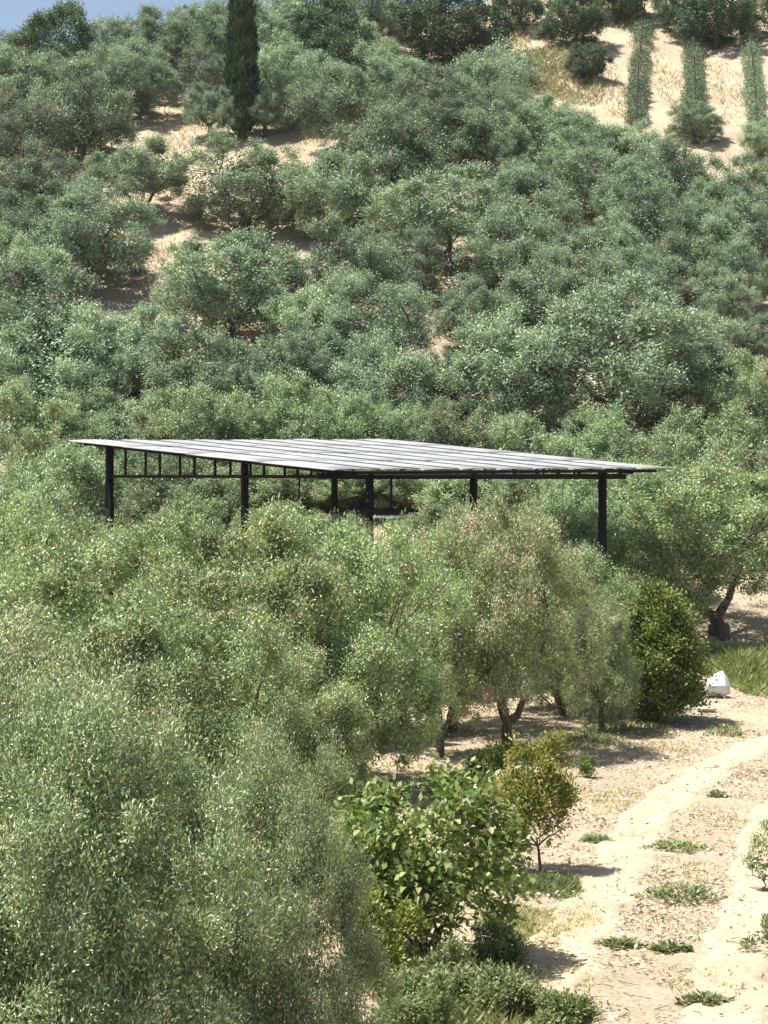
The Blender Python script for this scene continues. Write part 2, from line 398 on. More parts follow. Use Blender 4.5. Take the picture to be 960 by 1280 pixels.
VAR['f'] = [make_variant('olive_near', 601, OLIVES, nclump=260, per=1020, L=.043, Wd=.013, bottom=.0, cr=.31, core=36000, coreL=.06, low=.4, lobe=.21, nlobes=17, tall=.95, tintbase=(0, .78), loose=1.1, silver=.14, trunk_kw=dict(r0=.09, nl=4, fork=.12, ntw=0, spread=.3))]
VAR['y'] = [make_variant('yellow_shrub', 700, YELLOWL, nclump=50, per=180, L=.13, Wd=.07, bottom=.0, core=500)]

COUNT = {}
def plant_tree(kind, x, y, w, h, name, label, cat='tree', group=None, var=None, rz=None, zoff=0.0):
    vs = VAR[kind]; i = COUNT.get(kind, 0); COUNT[kind] = i + 1
    cm, tm, vw, vh = vs[(i if var is None else var) % len(vs)]
    rz = random.uniform(0, 6.28) if rz is None else rz
    e = empty(name, (x, y, tz(x, y) + zoff), rz, (w / vw, w / vw, h / vh))
    link('trunk', tm, e); link('crown', cm, e)
    tag(e, label, cat, group)
    return e

def solve(cx, top, w, ratio):
    """depth on the hillside at which a tree of this outline stands on the ground"""
    Y = np.arange(57.0, 128.0, .1); X = (cx - 480) / FPX * Y
    zt = EYE + (HOR - top) / FPX * Y; wm = w / FPX * Y
    gap = zt - terrain(X, Y) - ratio * wm
    neg = np.nonzero(gap <= 0)[0]                    # nearest crossing; on the ridge the closest approach before it
    i = int(neg[0]) if len(neg) else int(np.argmin(gap[Y < 112]))
    return float(X[i]), float(Y[i]), float(wm[i]), float(max(zt[i] - terrain(X[i], Y[i]), .5 * wm[i]))

# hillside: (centre column, top row, width, height/width, kind, label or None)
HILL = [
 # ridge
 (72, 2, 120, .85, 'd', 'dark rounded tree on the ridge against the sky'),
 (15, 32, 90, .9, 'o', None), (150, 20, 90, .9, 'o', None), (205, 12, 95, .95, 'o', 'dark olive tree on the ridge above the top of the bare dirt path'),
 (250, 4, 85, .95, 'o', None), (285, -8, 80, 1, 'o', None), (345, -12, 100, .95, 'o', None), (395, -18, 100, .9, 'd', None),
 (450, -22, 90, .9, 'o', None), (505, -35, 90, .9, 'd', None),
 (570, -14, 125, .8, 'd', 'large dark rounded tree standing alone in dry grass near the hilltop'),
 (650, -40, 80, .95, 'd', None), (720, -12, 80, .85, 'd', 'dark tree left of the vine rows at the hilltop'),
 (850, -36, 80, .9, 'd', None), (895, -28, 90, .75, 'd', None), (965, -30, 80, .9, 'd', None),
 (775, -60, 90, .9, 'd', None),
 (-8, 66, 110, .95, 'o', None), (62, 66, 95, .95, 'o', None),
 # second line
 (25, 58, 120, .9, 'o', None), (112, 60, 95, .9, 'o', None), (160, 50, 80, .9, 'o', None),
 (102, 84, 130, .9, 'o', 'large full olive tree left of the bare path, dark shade under it'),
 (174, 68, 84, 1.0, 't', 'olive tree leaning over the top of the bare dirt path'),
 (262, 62, 70, 1.0, 'o', None), (262, 105, 62, 1.1, 'o', 'narrow olive tree close beside the tall cypress'),
 (345, 48, 95, 1.0, 'o', None), (392, 62, 95, 1.0, 'o', None), (418, 12, 110, .85, 'd', None), (430, 85, 110, .9, 'o', None),
 (485, 55, 90, .9, 'o', None), (455, 30, 70, .9, 'o', None), (540, 80, 100, .85, 'o', None), (602, 60, 100, .65, 'o', None), (625, 96, 85, .8, 'o', None),
 (735, 54, 50, .9, 'd', 'small round green bush in the dry grass beside the vine rows'),
 (655, 112, 70, .7, 'o', None), (705, 122, 90, .8, 'o', None),
 # third line
 (15, 118, 110, .95, 'o', None), (482, 130, 145, .8, 'o', None), (560, 112, 110, .85, 'o', None), (610, 120, 105, .9, 'o', None), (650, 132, 95, .9, 'o', None),
 (735, 138, 105, .8, 'o', None), (690, 140, 90, .85, 'o', None), (330, 110, 60, 1.0, 'o', None),
 (788, 152, 95, .8, 'o', None), (868, 124, 66, .8, 'o', 'small bushy olive tree at the foot of the middle vine row'), (842, 174, 110, .85, 'o', None), (945, 195, 95, .9, 'o', None), (950, 150, 50, .9, 'o', None),
 (900, 218, 100, .9, 'o', None),
 # fourth line
 (45, 185, 125, .85, 'o', None), (172, 172, 112, .9, 't', 'olive tree with bare trunk standing in the middle of the dirt path'),
 (307, 168, 160, .76, 'o', 'broad dark olive tree in front of the cypress foot'),
 (430, 190, 125, .85, 'o', None), (562, 205, 165, .8, 't', 'wide olive tree with a short trunk over a patch of straw ground'),
 (650, 195, 100, .9, 'o', None), (722, 180, 120, .85, 'o', None), (785, 205, 110, .85, 'o', None), (690, 245, 110, .85, 'o', None),
 (112, 222, 150, .9, 'o', 'tall dense olive tree along the lower left edge of the dirt path'), (20, 240, 110, .9, 'o', None), (30, 285, 120, .9, 'o', None),
 (830, 235, 115, .85, 'o', None), (880, 255, 105, .85, 'o', None), (940, 245, 100, .9, 'o', None), (765, 265, 100, .85, 'o', None),
 # fifth line
 (285, 290, 180, .8, 'o', 'broad rounded olive tree at the bottom end of the bare dirt path'), (440, 275, 135, .8, 'o', None), (500, 285, 100, .9, 'o', None),
 (590, 352, 100, .95, 'o', None), (645, 258, 125, .85, 'o', None), (700, 290, 110, .9, 'o', None), (850, 290, 100, .9, 'o', None), (925, 305, 90, .9, 'o', None), (800, 310, 110, .85, 'o', None),
 (740, 318, 120, .85, 'o', None), (668, 320, 110, .85, 'o', None), (898, 330, 90, .9, 'o', None),
 (865, 342, 58, .8, 'y', 'yellow-green shrub among the grey olive trees of the slope'),
 (45, 330, 180, .85, 'o', None),
 # sixth line
 (395, 345, 125, .85, 'o', None), (470, 345, 140, .85, 'o', None), (945, 395, 80, 1, 'o', None),
 (635, 385, 160, .9, 'o', None), (765, 345, 230, .86, 'o', 'biggest olive tree of the slope, a broad clump with deep shade below'), (855, 400, 140, 1.0, 'o', None), (895, 385, 100, .9, 'o', None),
 (80, 385, 180, .85, 'o', None), (170, 385, 120, .9, 'o', None), (250, 395, 155, .85, 'o', None),
 (345, 420, 110, .95, 'o', None), (410, 410, 115, .9, 'o', None), (490, 418, 145, .85, 'o', None), (560, 440, 100, .9, 'o', None),
 (15, 430, 110, .9, 'o', None), (310, 455, 120, .9, 'o', None),
 # pale trees at the foot of the slope, just behind the canopy
 (40, 475, 145, .9, 'l', None), (112, 488, 120, .9, 'l', None), (180, 492, 120, .9, 'o', None), (240, 485, 135, .9, 'l', None), (295, 508, 110, .95, 'l', None),
 (360, 468, 135, .9, 'l', None), (420, 495, 110, .95, 'l', None), (490, 505, 110, .9, 'l', None), (550, 500, 130, .9, 'l', None), (610, 520, 90, 1, 'l', None),
 (668, 520, 130, .95, 'l', None), (735, 510, 130, .9, 'l', None), (820, 545, 120, .9, 'l', None), (895, 510, 170, .9, 'l', None), (905, 440, 130, .95, 'l', None), (955, 470, 110, 1, 'l', None),
]
LANDMARKS = [('the tall cypress', 302, 172), ('the top of the bare dirt path', 225, 105), ('the bend of the bare dirt path', 200, 300),
             ('the glossy broad-leaved bush', 428, 300), ('the straw-coloured clearing', 610, 345), ('the biggest olive of the slope', 765, 520),
             ('the yellow-green shrub', 865, 392), ('the feet of the vine rows', 870, 165), ('the lone dark hilltop tree', 570, 70), ('the small round bush by the vine rows', 737, 105)]
LANDMARKS = [(n, *at(u, v)[:2]) for n, u, v in LANDMARKS]
CANOPY = ['the high truss corner of the canopy', 'the high eave of the canopy', 'the rear corner of the canopy', 'the lone-post end of the canopy', 'and past the lone-post end of the canopy']
def zone(x, y, cx, top, kind):
    if kind == 'l':
        c = CANOPY[int(np.searchsorted([-5.5, -1.5, 2.0, 6.5], x))]
        return 'pale olive tree at the hill foot behind ' + c, 'pale olive trees at the foot of the hill'
    n, lx, ly = min(LANDMARKS, key=lambda l: math.hypot(x - l[1], (y - l[2])))
    far = math.hypot(x - lx, y - ly)
    d = y - ly
    rel = 'just uphill of' if d > 2.5 else 'just downhill of' if d < -2.5 else 'level with'
    if far > 9: rel = rel.replace('just', 'well').replace('level with', 'further along the slope from')
    k = 'dark evergreen' if kind == 'd' else 'grey-green olive'
    return k + ' tree ' + rel + ' ' + n, ('dark evergreen trees along the hilltop' if kind == 'd' else 'olive trees of the hillside grove')
for cx, top, w, ratio, kind, lab in HILL:
    x, y, wm, hm = solve(cx, top, w * (1.04 if lab else 1.02), ratio if lab else max(ratio, .97))
    nm = {'d': 'evergreen_tree', 'y': 'yellow_shrub'}.get(kind, 'olive_tree')
    zl, zg = zone(x, y, cx, top, kind)
    plant_tree(kind, x, y, wm * 1.06, hm, nm, lab or zl, 'shrub' if kind == 'y' else 'tree', None if lab else zg)

# near and middle trees: (centre column, top row, width, distance, kind, variant, label, group)
NEAR = [
 (634, 628, 225, 38.5, 'c', 0, 'thin olive tree with dry brown twigs and forked trunk beside the track', None),
 (435, 642, 265, 34.5, 'm', 0, 'dense olive tree whose dark lower crown hangs to the ground', None),
 (487, 656, 120, 41.0, 'm', 1, 'olive tree standing close before the near corner post of the canopy', None),
 (425, 652, 150, 39.5, 'm', 0, 'olive tree before the rear corner post of the canopy', None),
 (372, 815, 190, 28.0, 'm', 1, 'extra low crown added for the dark lower part of the dense olive', None),  # no tree of its own: added to stand for the dense olive's dark underside
 (548, 652, 140, 38.0, 'r', 0, 'narrow olive tree with a leaning trunk beside the thin dry-twigged olive', None),
 (565, 648, 180, 41.5, 'c', 1, 'pale yellowish olive tree between two larger olives before the canopy', None),
 (300, 644, 260, 33.5, 'm', 1, 'yellow-green olive tree in front of the second canopy post', None),
 (160, 648, 260, 35.0, 'm', 2, 'yellow-green olive tree in front of the outermost canopy post on the truss side', None),
 (15, 630, 240, 38.0, 'm', 0, 'yellow-green olive tree just off the truss end of the canopy', None),
 (752, 738, 88, 41.0, 'm', 1, 'slender grey young olive tree beside the dark glossy shrub', None),
 (900, 572, 280, 52.5, 'r', 1, 'large olive tree with dark bare trunk behind the dark glossy shrub', None),
 (700, 672, 170, 43.5, 'm', 2, 'olive tree whose crown hides the foot of the lone front post', None),
 (240, 742, 270, 27.0, 'm', 2, 'low yellow-green olive tree behind the big silver olive', None),
 (70, 690, 330, 26.0, 'm', 1, 'broad yellow-green olive tree behind the two silver olives', None),
 (20, 575, 180, 50.0, 'l', 1, 'pale olive tree off the canopy corner, beside the one beyond the truss end', None),
 (60, 560, 170, 54.0, 'l', 0, 'pale olive tree beyond the truss end of the canopy', None),
 (40, 775, 480, 18.5, 'f', 0, 'silver-green olive tree, second behind the biggest silver olive', None),
 (62, 850, 500, 14.0, 'f', 0, 'big silver-green olive tree in front of all the others', None),
 (318, 925, 255, 15.4, 'f', 0, 'second crown of the big silver olive, added so a shaded notch falls between', None),  # added crown of the same tree; the overlap makes a valley of shadow
]
for cx, top, w, Y, kind, v, lab, grp in NEAR:
    x = (cx - 480) / FPX * Y
    h = EYE + (HOR - top) / FPX * Y - tz(x, Y)
    plant_tree(kind, x, Y, w / FPX * Y * 1.05, h, 'olive_tree', lab, 'tree', grp, v, rz=(cx * .7 + Y) % 6.28)

# low trees that fill the hollow between the canopy and the hill
for cx, top, w, Y in [(95, 560, 120, 57.5), (165, 575, 125, 57.5), (235, 572, 130, 59.5), (305, 575, 125, 61), (375, 572, 125, 62), (445, 570, 125, 62.5), (515, 572, 125, 62), (585, 572, 125, 60.5), (650, 578, 120, 58.5), (715, 580, 125, 57), (785, 585, 125, 56), (250, 622, 110, 56), (660, 640, 110, 54.5), (730, 640, 90, 52.5), (345, 630, 110, 60), (560, 630, 110, 58.8)]:
    x = (cx - 480) / FPX * Y; h = max(1.2, EYE + (HOR - top) / FPX * Y - tz(x, Y))
    plant_tree('l', x, Y, w / FPX * Y * 1.15, h, 'olive_tree', 'low olive tree seen under the canopy roof towards ' + CANOPY[min(3, int(np.searchsorted([-5.5, -1.5, 2.0, 6.5], x)))], 'tree', 'olive trees seen through the open canopy')

# cypress
def cypress(u, v, top, wpx):
    x, y, z = at(u, v); h = (v - top) / FPX * y; w = wpx / FPX * y
    rng = np.random.default_rng(5)
    n = 11000; t = rng.uniform(0, 1, n) ** .9
    prof = np.interp(t, [0, .04, .12, .35, .7, .9, 1], [.45, .85, 1, .96, .66, .32, .05]) * w / 2
    a = rng.uniform(0, 6.283, n); lump = 1 + .14 * np.sin(a * 5 + t * 31) + .12 * np.sin(a * 3 - t * 57)
    r = prof * lump * (1 - .35 * rng.uniform(size=n) ** 2)
    pos = np.stack([r * np.cos(a), r * np.sin(a), t * h + .2], -1)
    out = np.stack([np.cos(a), np.sin(a), np.zeros(n)], -1)
    ax = unit(out * .35 + np.array([0, 0, 1]) + rng.normal(size=(n, 3)) * .25)
    nr = unit(out + rng.normal(size=(n, 3)) * .5)
    V, F, T = leaves_from(pos, ax, nr, .34 * rng.uniform(.7, 1.3, n), .10, rng.uniform(0, 1, n))
    e = empty('cypress_tree', (x, y, z)); tag(e, 'tall narrow dark cypress rising above the olive grove', 'tree')
    link('crown', mesh_np('cypress_crown', V, F, CYPRESS, T), e)
    tv, tf = tubes([(np.array([[0, 0, -.2], [0, 0, h * .4], [0, 0, h * .93]]), np.array([.16, .11, .03]))])
    link('trunk', mesh_np('cypress_trunk', tv, tf, BARK, smooth=True), e)
cypress(302, 172, -62, 35)

def shrub_mesh(name, seed, w, h, mat, nclump, per, L, Wd, trunk_kw, bottom=.05, **kw):
    rng = np.random.default_rng(seed)
    V, F, T, C = crown(rng, w, h, bottom=bottom, nclump=nclump, per=per, L=L, Wd=Wd, **kw)
    tv, tf = limbs(rng, C, h, **trunk_kw)
    return mesh_np(name + '_foliage', V, F, mat, T), mesh_np(name + '_stem', tv, tf, BARK, smooth=True)

def shrub(name, label, u, v, top, wpx, mat, seed, cat='shrub', group=None, nclump=40, per=140, L=.08, Wd=.035, trunk_kw=None, **kw):
    x, y, z = at(u, v); w = wpx / FPX * y; h = (v - top) / FPX * y
    k = min(1.0, w / 2.5)
    cm, tm = shrub_mesh(name, seed, w, h, mat, nclump, per, L, Wd, trunk_kw or dict(nl=4, r0=.018 * w, fork=.12, ntw=16), cr=.15 * w, core=int(500 * w), coreL=.04 * w + .04, **kw)
    e = empty(name, (x, y, z)); link('foliage', cm, e); link('stem', tm, e)
    tag(e, label, cat, group); return e

shrub('glossy_shrub', 'dark glossy green shrub beside the track and the white sack', 824, 905, 698, 112, CITRUS, 21, nclump=170, per=210, L=.075, Wd=.038, bottom=.0, low=.30, lobe=.2, trunk_kw=dict(nl=5, r0=.035, fork=.05, ntw=20))
shrub('yellow_sapling', 'young yellow-green sapling with thin trunk at the track edge', 672, 1092, 920, 104, YELLOWL, 22, cat='sapling', nclump=90, per=110, L=.058, Wd=.026, bottom=.14, tintbase=(0, .95), low=.45, trunk_kw=dict(nl=4, r0=.018, fork=.2, ntw=24))
shrub('fig_bush', 'bright glossy broad-leaved bush among the olives of the slope', 428, 300, 246, 105, BROAD, 23, nclump=40, per=81, L=.22, Wd=.15, bottom=.0)
shrub('low_shrub', 'low dark green shrub at the foot of the forked olive trunk', 612, 978, 938, 60, CITRUS, 24, nclump=26, per=90, L=.06, Wd=.03, bottom=.0)
shrub('low_shrub', 'small dark tuft casting a shadow beside the yellow-green sapling', 733, 972, 950, 34, CITRUS, 25, nclump=10, per=56, L=.05, Wd=.025, bottom=.0)
shrub('grey_shrub', 'grey-green upright weed bush on the far side of the track', 955, 1115, 1018, 55, OLIVES, 26, cat='weed', nclump=16, per=63, L=.05, Wd=.018, bottom=.0)
shrub('green_shrub', 'low green tuft on the far side of the track below the grey weed bush', 972, 1196, 1142, 70, WEED, 27, cat='weed', nclump=18, per=90, L=.06, Wd=.02, bottom=.0)
shrub('yellow_bush', 'yellow-green weedy bush between the silver olive and the broad-leaved bush', 475, 1250, 1100, 100, YELLOWL, 28, nclump=30, per=120, L=.06, Wd=.024, bottom=.0, tintbase=(0, .6))
shrub('grass_shrub', 'dark weedy bush left of the vine rows', 640, 110, 70, 100, OLIVE, 29, nclump=30, per=100, L=.14, Wd=.05, bottom=.0)

for k, (u, v, top, wpx, m, lab) in enumerate([
    (560, 1262, 1190, 110, WEED, 'leafy green weed bush under the broad-leaved bush'),
    (632, 1275, 1215, 95, WEED, 'low green weed bush at the track edge in front of the broad-leaved bush'),
    (700, 1290, 1250, 80, WEED, 'low flat weed bush beside the pale wheel rut'),
    (520, 1310, 1215, 110, WEED, 'dark green weed bush against the big silver olive'),
    (615, 1215, 1150, 70, WEED, 'small weed bush beneath the broad-leaved bush beside yellow grass'),
    (420, 1010, 940, 120, CITRUS, 'dark low shrub between the dense olive and the broad-leaved bush')]):
    shrub('weed_bush', lab, u, v, top, wpx, m, 60 + k, cat='weed', nclump=34, per=120, L=.05, Wd=.02, bottom=.0)

# broad-leaved bush: large single leaves over a leafy mass
def leaf_mesh(name, L, Wd, mat, tint):
    """a pointed, folded leaf blade with lobed edge"""
    prof = [(0, .0), (.12, .34), (.3, .5), (.5, .44), (.72, .28), (.9, .1), (1, 0)]
    V = []; F = []
    for s, w in prof:
        bend = -.18 * s * s * L
        V += [(-w * Wd, s * L, bend + w * Wd * .35), (0, s * L, bend), (w * Wd, s * L, bend + w * Wd * .35)]
    for i in range(len(prof) - 1):
        a = i * 3
        F += [(a, a + 1, a + 4, a + 3), (a + 1, a + 2, a + 5, a + 4)]
    return mesh_np(name, V, F, mat, [tint] * len(F))
def broad_bush():
    x, y, z = at(532, 1205); w = 265 / FPX * y; h = (1200 - 955) / FPX * y
    rng = np.random.default_rng(31)
    e = empty('broad_leaved_bush', (x, y, z)); tag(e, 'bright green broad-leaved bush beside the big silver olive', 'bush')
    V, F, T, C = crown(rng, w * .95, h * .96, bottom=.0, nclump=110, per=90, L=.085, Wd=.06, cr=.28, core=900, coreL=.10, tintbase=(0, .75), dry=0)
    o = link('foliage', mesh_np('broad_foliage', V, F, BROAD, T), e); o['kind'] = 'stuff'
    tv, tf = limbs(rng, C, h, nl=6, r0=.035, fork=.06, ntw=40, sides=6)
    link('stem', mesh_np('broad_stem', tv, tf, BARK, smooth=True), e)
    ms = [leaf_mesh('broad_leaf', .115, .075, BROAD, t) for t in (.1, .3, .45, .6, .75, .95)]
    n = 0
    while n < 290:
        d = unit(rng.normal(size=3))
        if d[2] < -.5 or d[1] > .45: continue
        n += 1
        p = d * np.array([w / 2 * .92, w / 2 * .92, h * .46]) * rng.uniform(.82, 1.08) + np.array([0, 0, h * .53])
        o = link('leaf', ms[int(rng.choice(6, p=[.16, .22, .24, .2, .13, .05]))], e); o.location = p
        outw = Vector((d[0], d[1], d[2] * .4 - .25)).normalized() + Vector(rng.normal(size=3) * .35)
        o.rotation_euler = outw.to_track_quat('Y', 'Z').to_euler()
        o.scale = (rng.uniform(.55, 1.0), rng.uniform(.6, 1.1), rng.uniform(.5, 1.6))
broad_bush()

# vine rows up the top of the slope
def vine_row(pts, wpx, label, seed):
    rng = np.random.default_rng(seed)
    P = np.array([at(u, v) for u, v in pts]); w = wpx / FPX * P[0][1]
    e = empty('vine_row', P[0]); tag(e, label, 'vine row', 'vine rows on the upper slope')
    n = 20000; t = rng.uniform(0, 1, n)
    seg = np.linspace(0, 1, len(P)); base = np.stack([np.interp(t, seg, P[:, k]) for k in range(3)], -1)
    base[:, 2] = terrain(base[:, 0], base[:, 1])
    lump = .72 + .28 * np.sin(t * 40 + seed) * np.sin(t * 17 + 2 * seed) + .2 * np.sin(t * 71 + 3 * seed)
    a = rng.uniform(0, 3.1416, n); r = (rng.uniform(.25, 1, n) ** .5) * lump
    pos = base + np.stack([np.cos(a) * r * w / 2, rng.normal(size=n) * .05, .08 + np.sin(a) * r * .85], -1) + rng.normal(size=(n, 3)) * .06 - P[0]
    ax = rng.normal(size=(n, 3)); nr = rng.normal(size=(n, 3)) + np.array([0, 0, .8])
    V, F, T = leaves_from(pos, ax, nr, .085 * rng.uniform(.7, 1.3, n), .045, rng.uniform(0, .55, n))
    link('foliage', mesh_np('vine_foliage', V, F, OLIVE, T), e)
    m = max(2, int(np.linalg.norm(P[-1] - P[0]) / 2.5))
    pv, pf = tubes([(np.array([[0, 0, -.2], [0, 0, 1.25]]), np.array([.04, .04]))], 6)
    pm = mesh_np('vine_post', pv, pf, WOOD)
    for q in np.linspace(.02, .98, m):
        b = np.array([np.interp(q, seg, P[:, k]) for k in range(3)])
        o = link('post', pm, e); o.location = (b[0] - P[0][0], b[1] - P[0][1], tz(b[0], b[1]) - P[0][2])
vine_row([(796, 160), (798, 110), (806, 30)], 36, 'vine row beside the dry grass and the small round bush', 1)
vine_row([(870, 165), (868, 110), (866, 45)], 36, 'vine row in the middle of the three on the bare slope', 2)
vine_row([(948, 190), (942, 110), (934, 30)], 34, 'vine row at the outer side of the bare slope, away from the dry grass', 3)

# ------------------------------------------------------------------ metal canopy
RC = {'A': (-7.45, 52.73, EYE + .825), 'B': (-.89, 44.01, EYE + .095), 'C': (6.43, 49.54, EYE + .135), 'D': (-.05, 58.26, EYE + .935)}
RC = {k: np.array(v) for k, v in RC.items()}
def rp(s, t):
    """point of the roof plane: s from the truss side to the far side, t from the low eave to the high eave"""
    return (1 - t) * ((1 - s) * RC['B'] + s * RC['C']) + t * ((1 - s) * RC['A'] + s * RC['D'])
ORG = rp(.5, .5); ORG = np.array([ORG[0], ORG[1], tz(ORG[0], ORG[1])])
canopy = empty('metal_canopy', ORG); tag(canopy, 'open black steel canopy with grey sheet roof standing among the olive trees', 'canopy')
def bar(name, p, q, w, h, mat=STEEL, parent=canopy):
    """square bar from p to q (world), w across, h tall"""
    p = np.asarray(p, float); q = np.asarray(q, float)
    d = unit(q - p); ref = np.array([0, 0, 1.0]) if abs(d[2]) < .9 else np.array([0.797, .603, 0])
    a = unit(np.cross(d, ref)); b = unit(np.cross(a, d))
    V = [e + a * sx * w / 2 + b * sy * h / 2 - ORG for e in (p, q) for sx, sy in ((-1, -1), (1, -1), (1, 1), (-1, 1))]
    F = [(0, 1, 2, 3), (7, 6, 5, 4), (0, 4, 5, 1), (1, 5, 6, 2), (2, 6, 7, 3), (3, 7, 4, 0)]
    return link(name, mesh_np(name, V, F, mat), parent)
def on_px(u, s0, t0, s1, t1):
    """parameter along the roof line (s0,t0)-(s1,t1) that lies behind photograph column u"""
    q = np.linspace(-.1, 1.1, 2401); P = np.array([rp(s0 + (s1 - s0) * k, t0 + (t1 - t0) * k) for k in q])
    c = 480 + FPX * P[:, 0] / P[:, 1]
    k = q[int(np.argmin(np.abs(c - u)))]
    return s0 + (s1 - s0) * k, t0 + (t1 - t0) * k
CH = EYE - .03                                            # centre height of the chords
def post(s, t, w=.17):
    p = rp(s, t); zb = tz(p[0], p[1]) - .2
    o = bar('post', (p[0], p[1], zb), (p[0], p[1], p[2] - .06), w, w)
    b = (p[0], p[1], tz(p[0], p[1]))
    bar('base_plate', (b[0], b[1], b[2] - .02), (b[0], b[1], b[2] + .03), w * 2.2, w * 2.2)
    return p
sA, tA = on_px(137, .055, .95, .055, .05); P1 = post(sA, tA, .145)
s2, t2 = on_px(306, .055, .95, .055, .05); P2 = post(s2, t2, .12)
s4, t4 = on_px(462, .03, .07, 1, .07); P4 = post(s4, t4, .12)
s5, t5 = on_px(592, .03, .07, 1, .07); P5 = post(s5, t5, .12)
s6, t6 = on_px(753, .03, .07, 1, .07); P6 = post(s6, t6, .135)
s3, t3 = on_px(418, .05, .9, .95, .9); P3 = post(s3, t3, .12)
flat = lambda p, z=CH: np.array([p[0], p[1], z])
TOPB = lambda p: np.array([p[0], p[1], p[2] - .09])
# near rake truss
nB = rp(.055, .05)
bar('bottom_chord', flat(P1), flat(nB), .07, .07)
bar('top_chord', TOPB(rp(.055, .99)), TOPB(rp(.055, .01)), .07, .07)
for u in (157, 182, 200, 225, 243, 269, 288, 313, 330, 356, 372, 389, 404):
    s_, t_ = on_px(u, .055, .97, .055, .03); p = rp(s_, t_)
    bar('strut', flat(p), TOPB(p), .045, .045)
# low eave beam and the far rake
e0, e1 = rp(.0, .07), rp(.93, .07)
bar('eave_beam', flat(e0, CH + .01), flat(e1, CH + .0), .09, .12)
s7, t7 = on_px(418, .05, .9, .95, .9)
bar('rear_chord', flat(P1, CH - .0), flat(P3, CH), .06, .06)
bar('far_chord', flat(rp(.88, .9), CH), flat(rp(.9, .1), CH + .0), .06, .06)
bar('far_top_chord', TOPB(rp(.9, .97)), TOPB(rp(.9, .02)), .07, .07)
for k in range(9):
    p = rp(.9, .1 + .1 * k); bar('strut', flat(p), TOPB(p), .045, .045)
# purlins under the sheets, brackets on the eave beam
for t_ in (.03, .22, .41, .6, .79, .97):
    bar('purlin', rp(.01, t_) - [0, 0, .06], rp(.99, t_) - [0, 0, .06], .05, .07)
for k in range(14):
    p = rp(.03 + .068 * k, .07); bar('bracket', flat(p, CH + .03), np.array([p[0], p[1], p[2] - .03]), .06, .06)
# hanging frame at the near corner and a loose hanger
hx = lambda u, y, v: np.array([(u - 480) / FPX * y, y, EYE + (HOR - v) / FPX * y])
Y4 = P4[1] - .12
bar('lower_rail', hx(434, Y4, 637), hx(524, Y4, 638), .06, .08)
bar('hanger_rod', hx(489, Y4, 594), hx(489, Y4, 638), .04, .04)
bar('brace', hx(458, Y4, 614), hx(441, Y4, 637), .04, .04)
bar('hanger_rod', hx(374, P2[1], 594), hx(374, P2[1], 622), .03, .03)
bar('notice_board', hx(466, Y4, 646), hx(500, Y4, 646), .02, .05, WHITEB)

# roof sheets: columns laid from the high to the low eave, each sheet a cambered ribbed piece of its own
def roof_sheets():
    rng = np.random.default_rng(9)
    ncol, nrow = 9, 4
    nx = 9
    for c in range(ncol):
        trow = np.linspace(0, 1, nrow + 1)
        end = [0, .0, .012, 0, .015, .0, -.01, .02, .0][c]
        for r in range(nrow):
            s0, s1 = c / ncol + .004 - (.02 if c == 0 else 0), (c + 1) / ncol - .004 + (.045 if c == ncol - 1 else 0)
            t0, t1 = trow[r] - .006, trow[r + 1] + .012
            if r == nrow - 1: t1 = 1 - end
            if r == 0: t0 = rng.uniform(-.008, .004)
            dz0 = .012 + rng.uniform(0, .010); dz1 = rng.uniform(0, .012)
            tilt = rng.uniform(-.006, .006); jit = rng.uniform(-.002, .002)
            V = []
            for ty in (t0, t1):
                for k in range(nx):
                    q = k / (nx - 1)
                    p = rp(s0 + (s1 - s0) * q + jit, ty)
                    rib = 0.022 * math.sin(math.pi * q) + (.008 if k % 2 else 0) + tilt * (q - .5) * 2
                    p = p + np.array([0, 0, rib + (dz0 if ty == t0 else dz1)])
                    V.append(p - ORG)
            V += [v - np.array([0, 0, .018]) for v in V]
            F = []
            for k in range(nx - 1):
                F.append((k, k + 1, nx + k + 1, nx + k)); F.append((2 * nx + k, 3 * nx + k, 3 * nx + k + 1, 2 * nx + k + 1))
                F.append((k, 2 * nx + k, 2 * nx + k + 1, k + 1)); F.append((nx + k, nx + k + 1, 3 * nx + k + 1, 3 * nx + k))
            F.append((0, nx, 3 * nx, 2 * nx)); F.append((nx - 1, 3 * nx - 1, 4 * nx - 1, 2 * nx - 1))
            link('roof_sheet', mesh_np('roof_sheet', V, F, SHEET), canopy)
roof_sheets()
for c in range(1, 9):
    for k, (a_, b_) in enumerate([(0.0, .5), (.503, .985)]):
        bar('seam_batten', rp(c / 9, a_) + [0, 0, .028], rp(c / 9, b_) + [0, 0, .028], .04, .020, BATTEN)

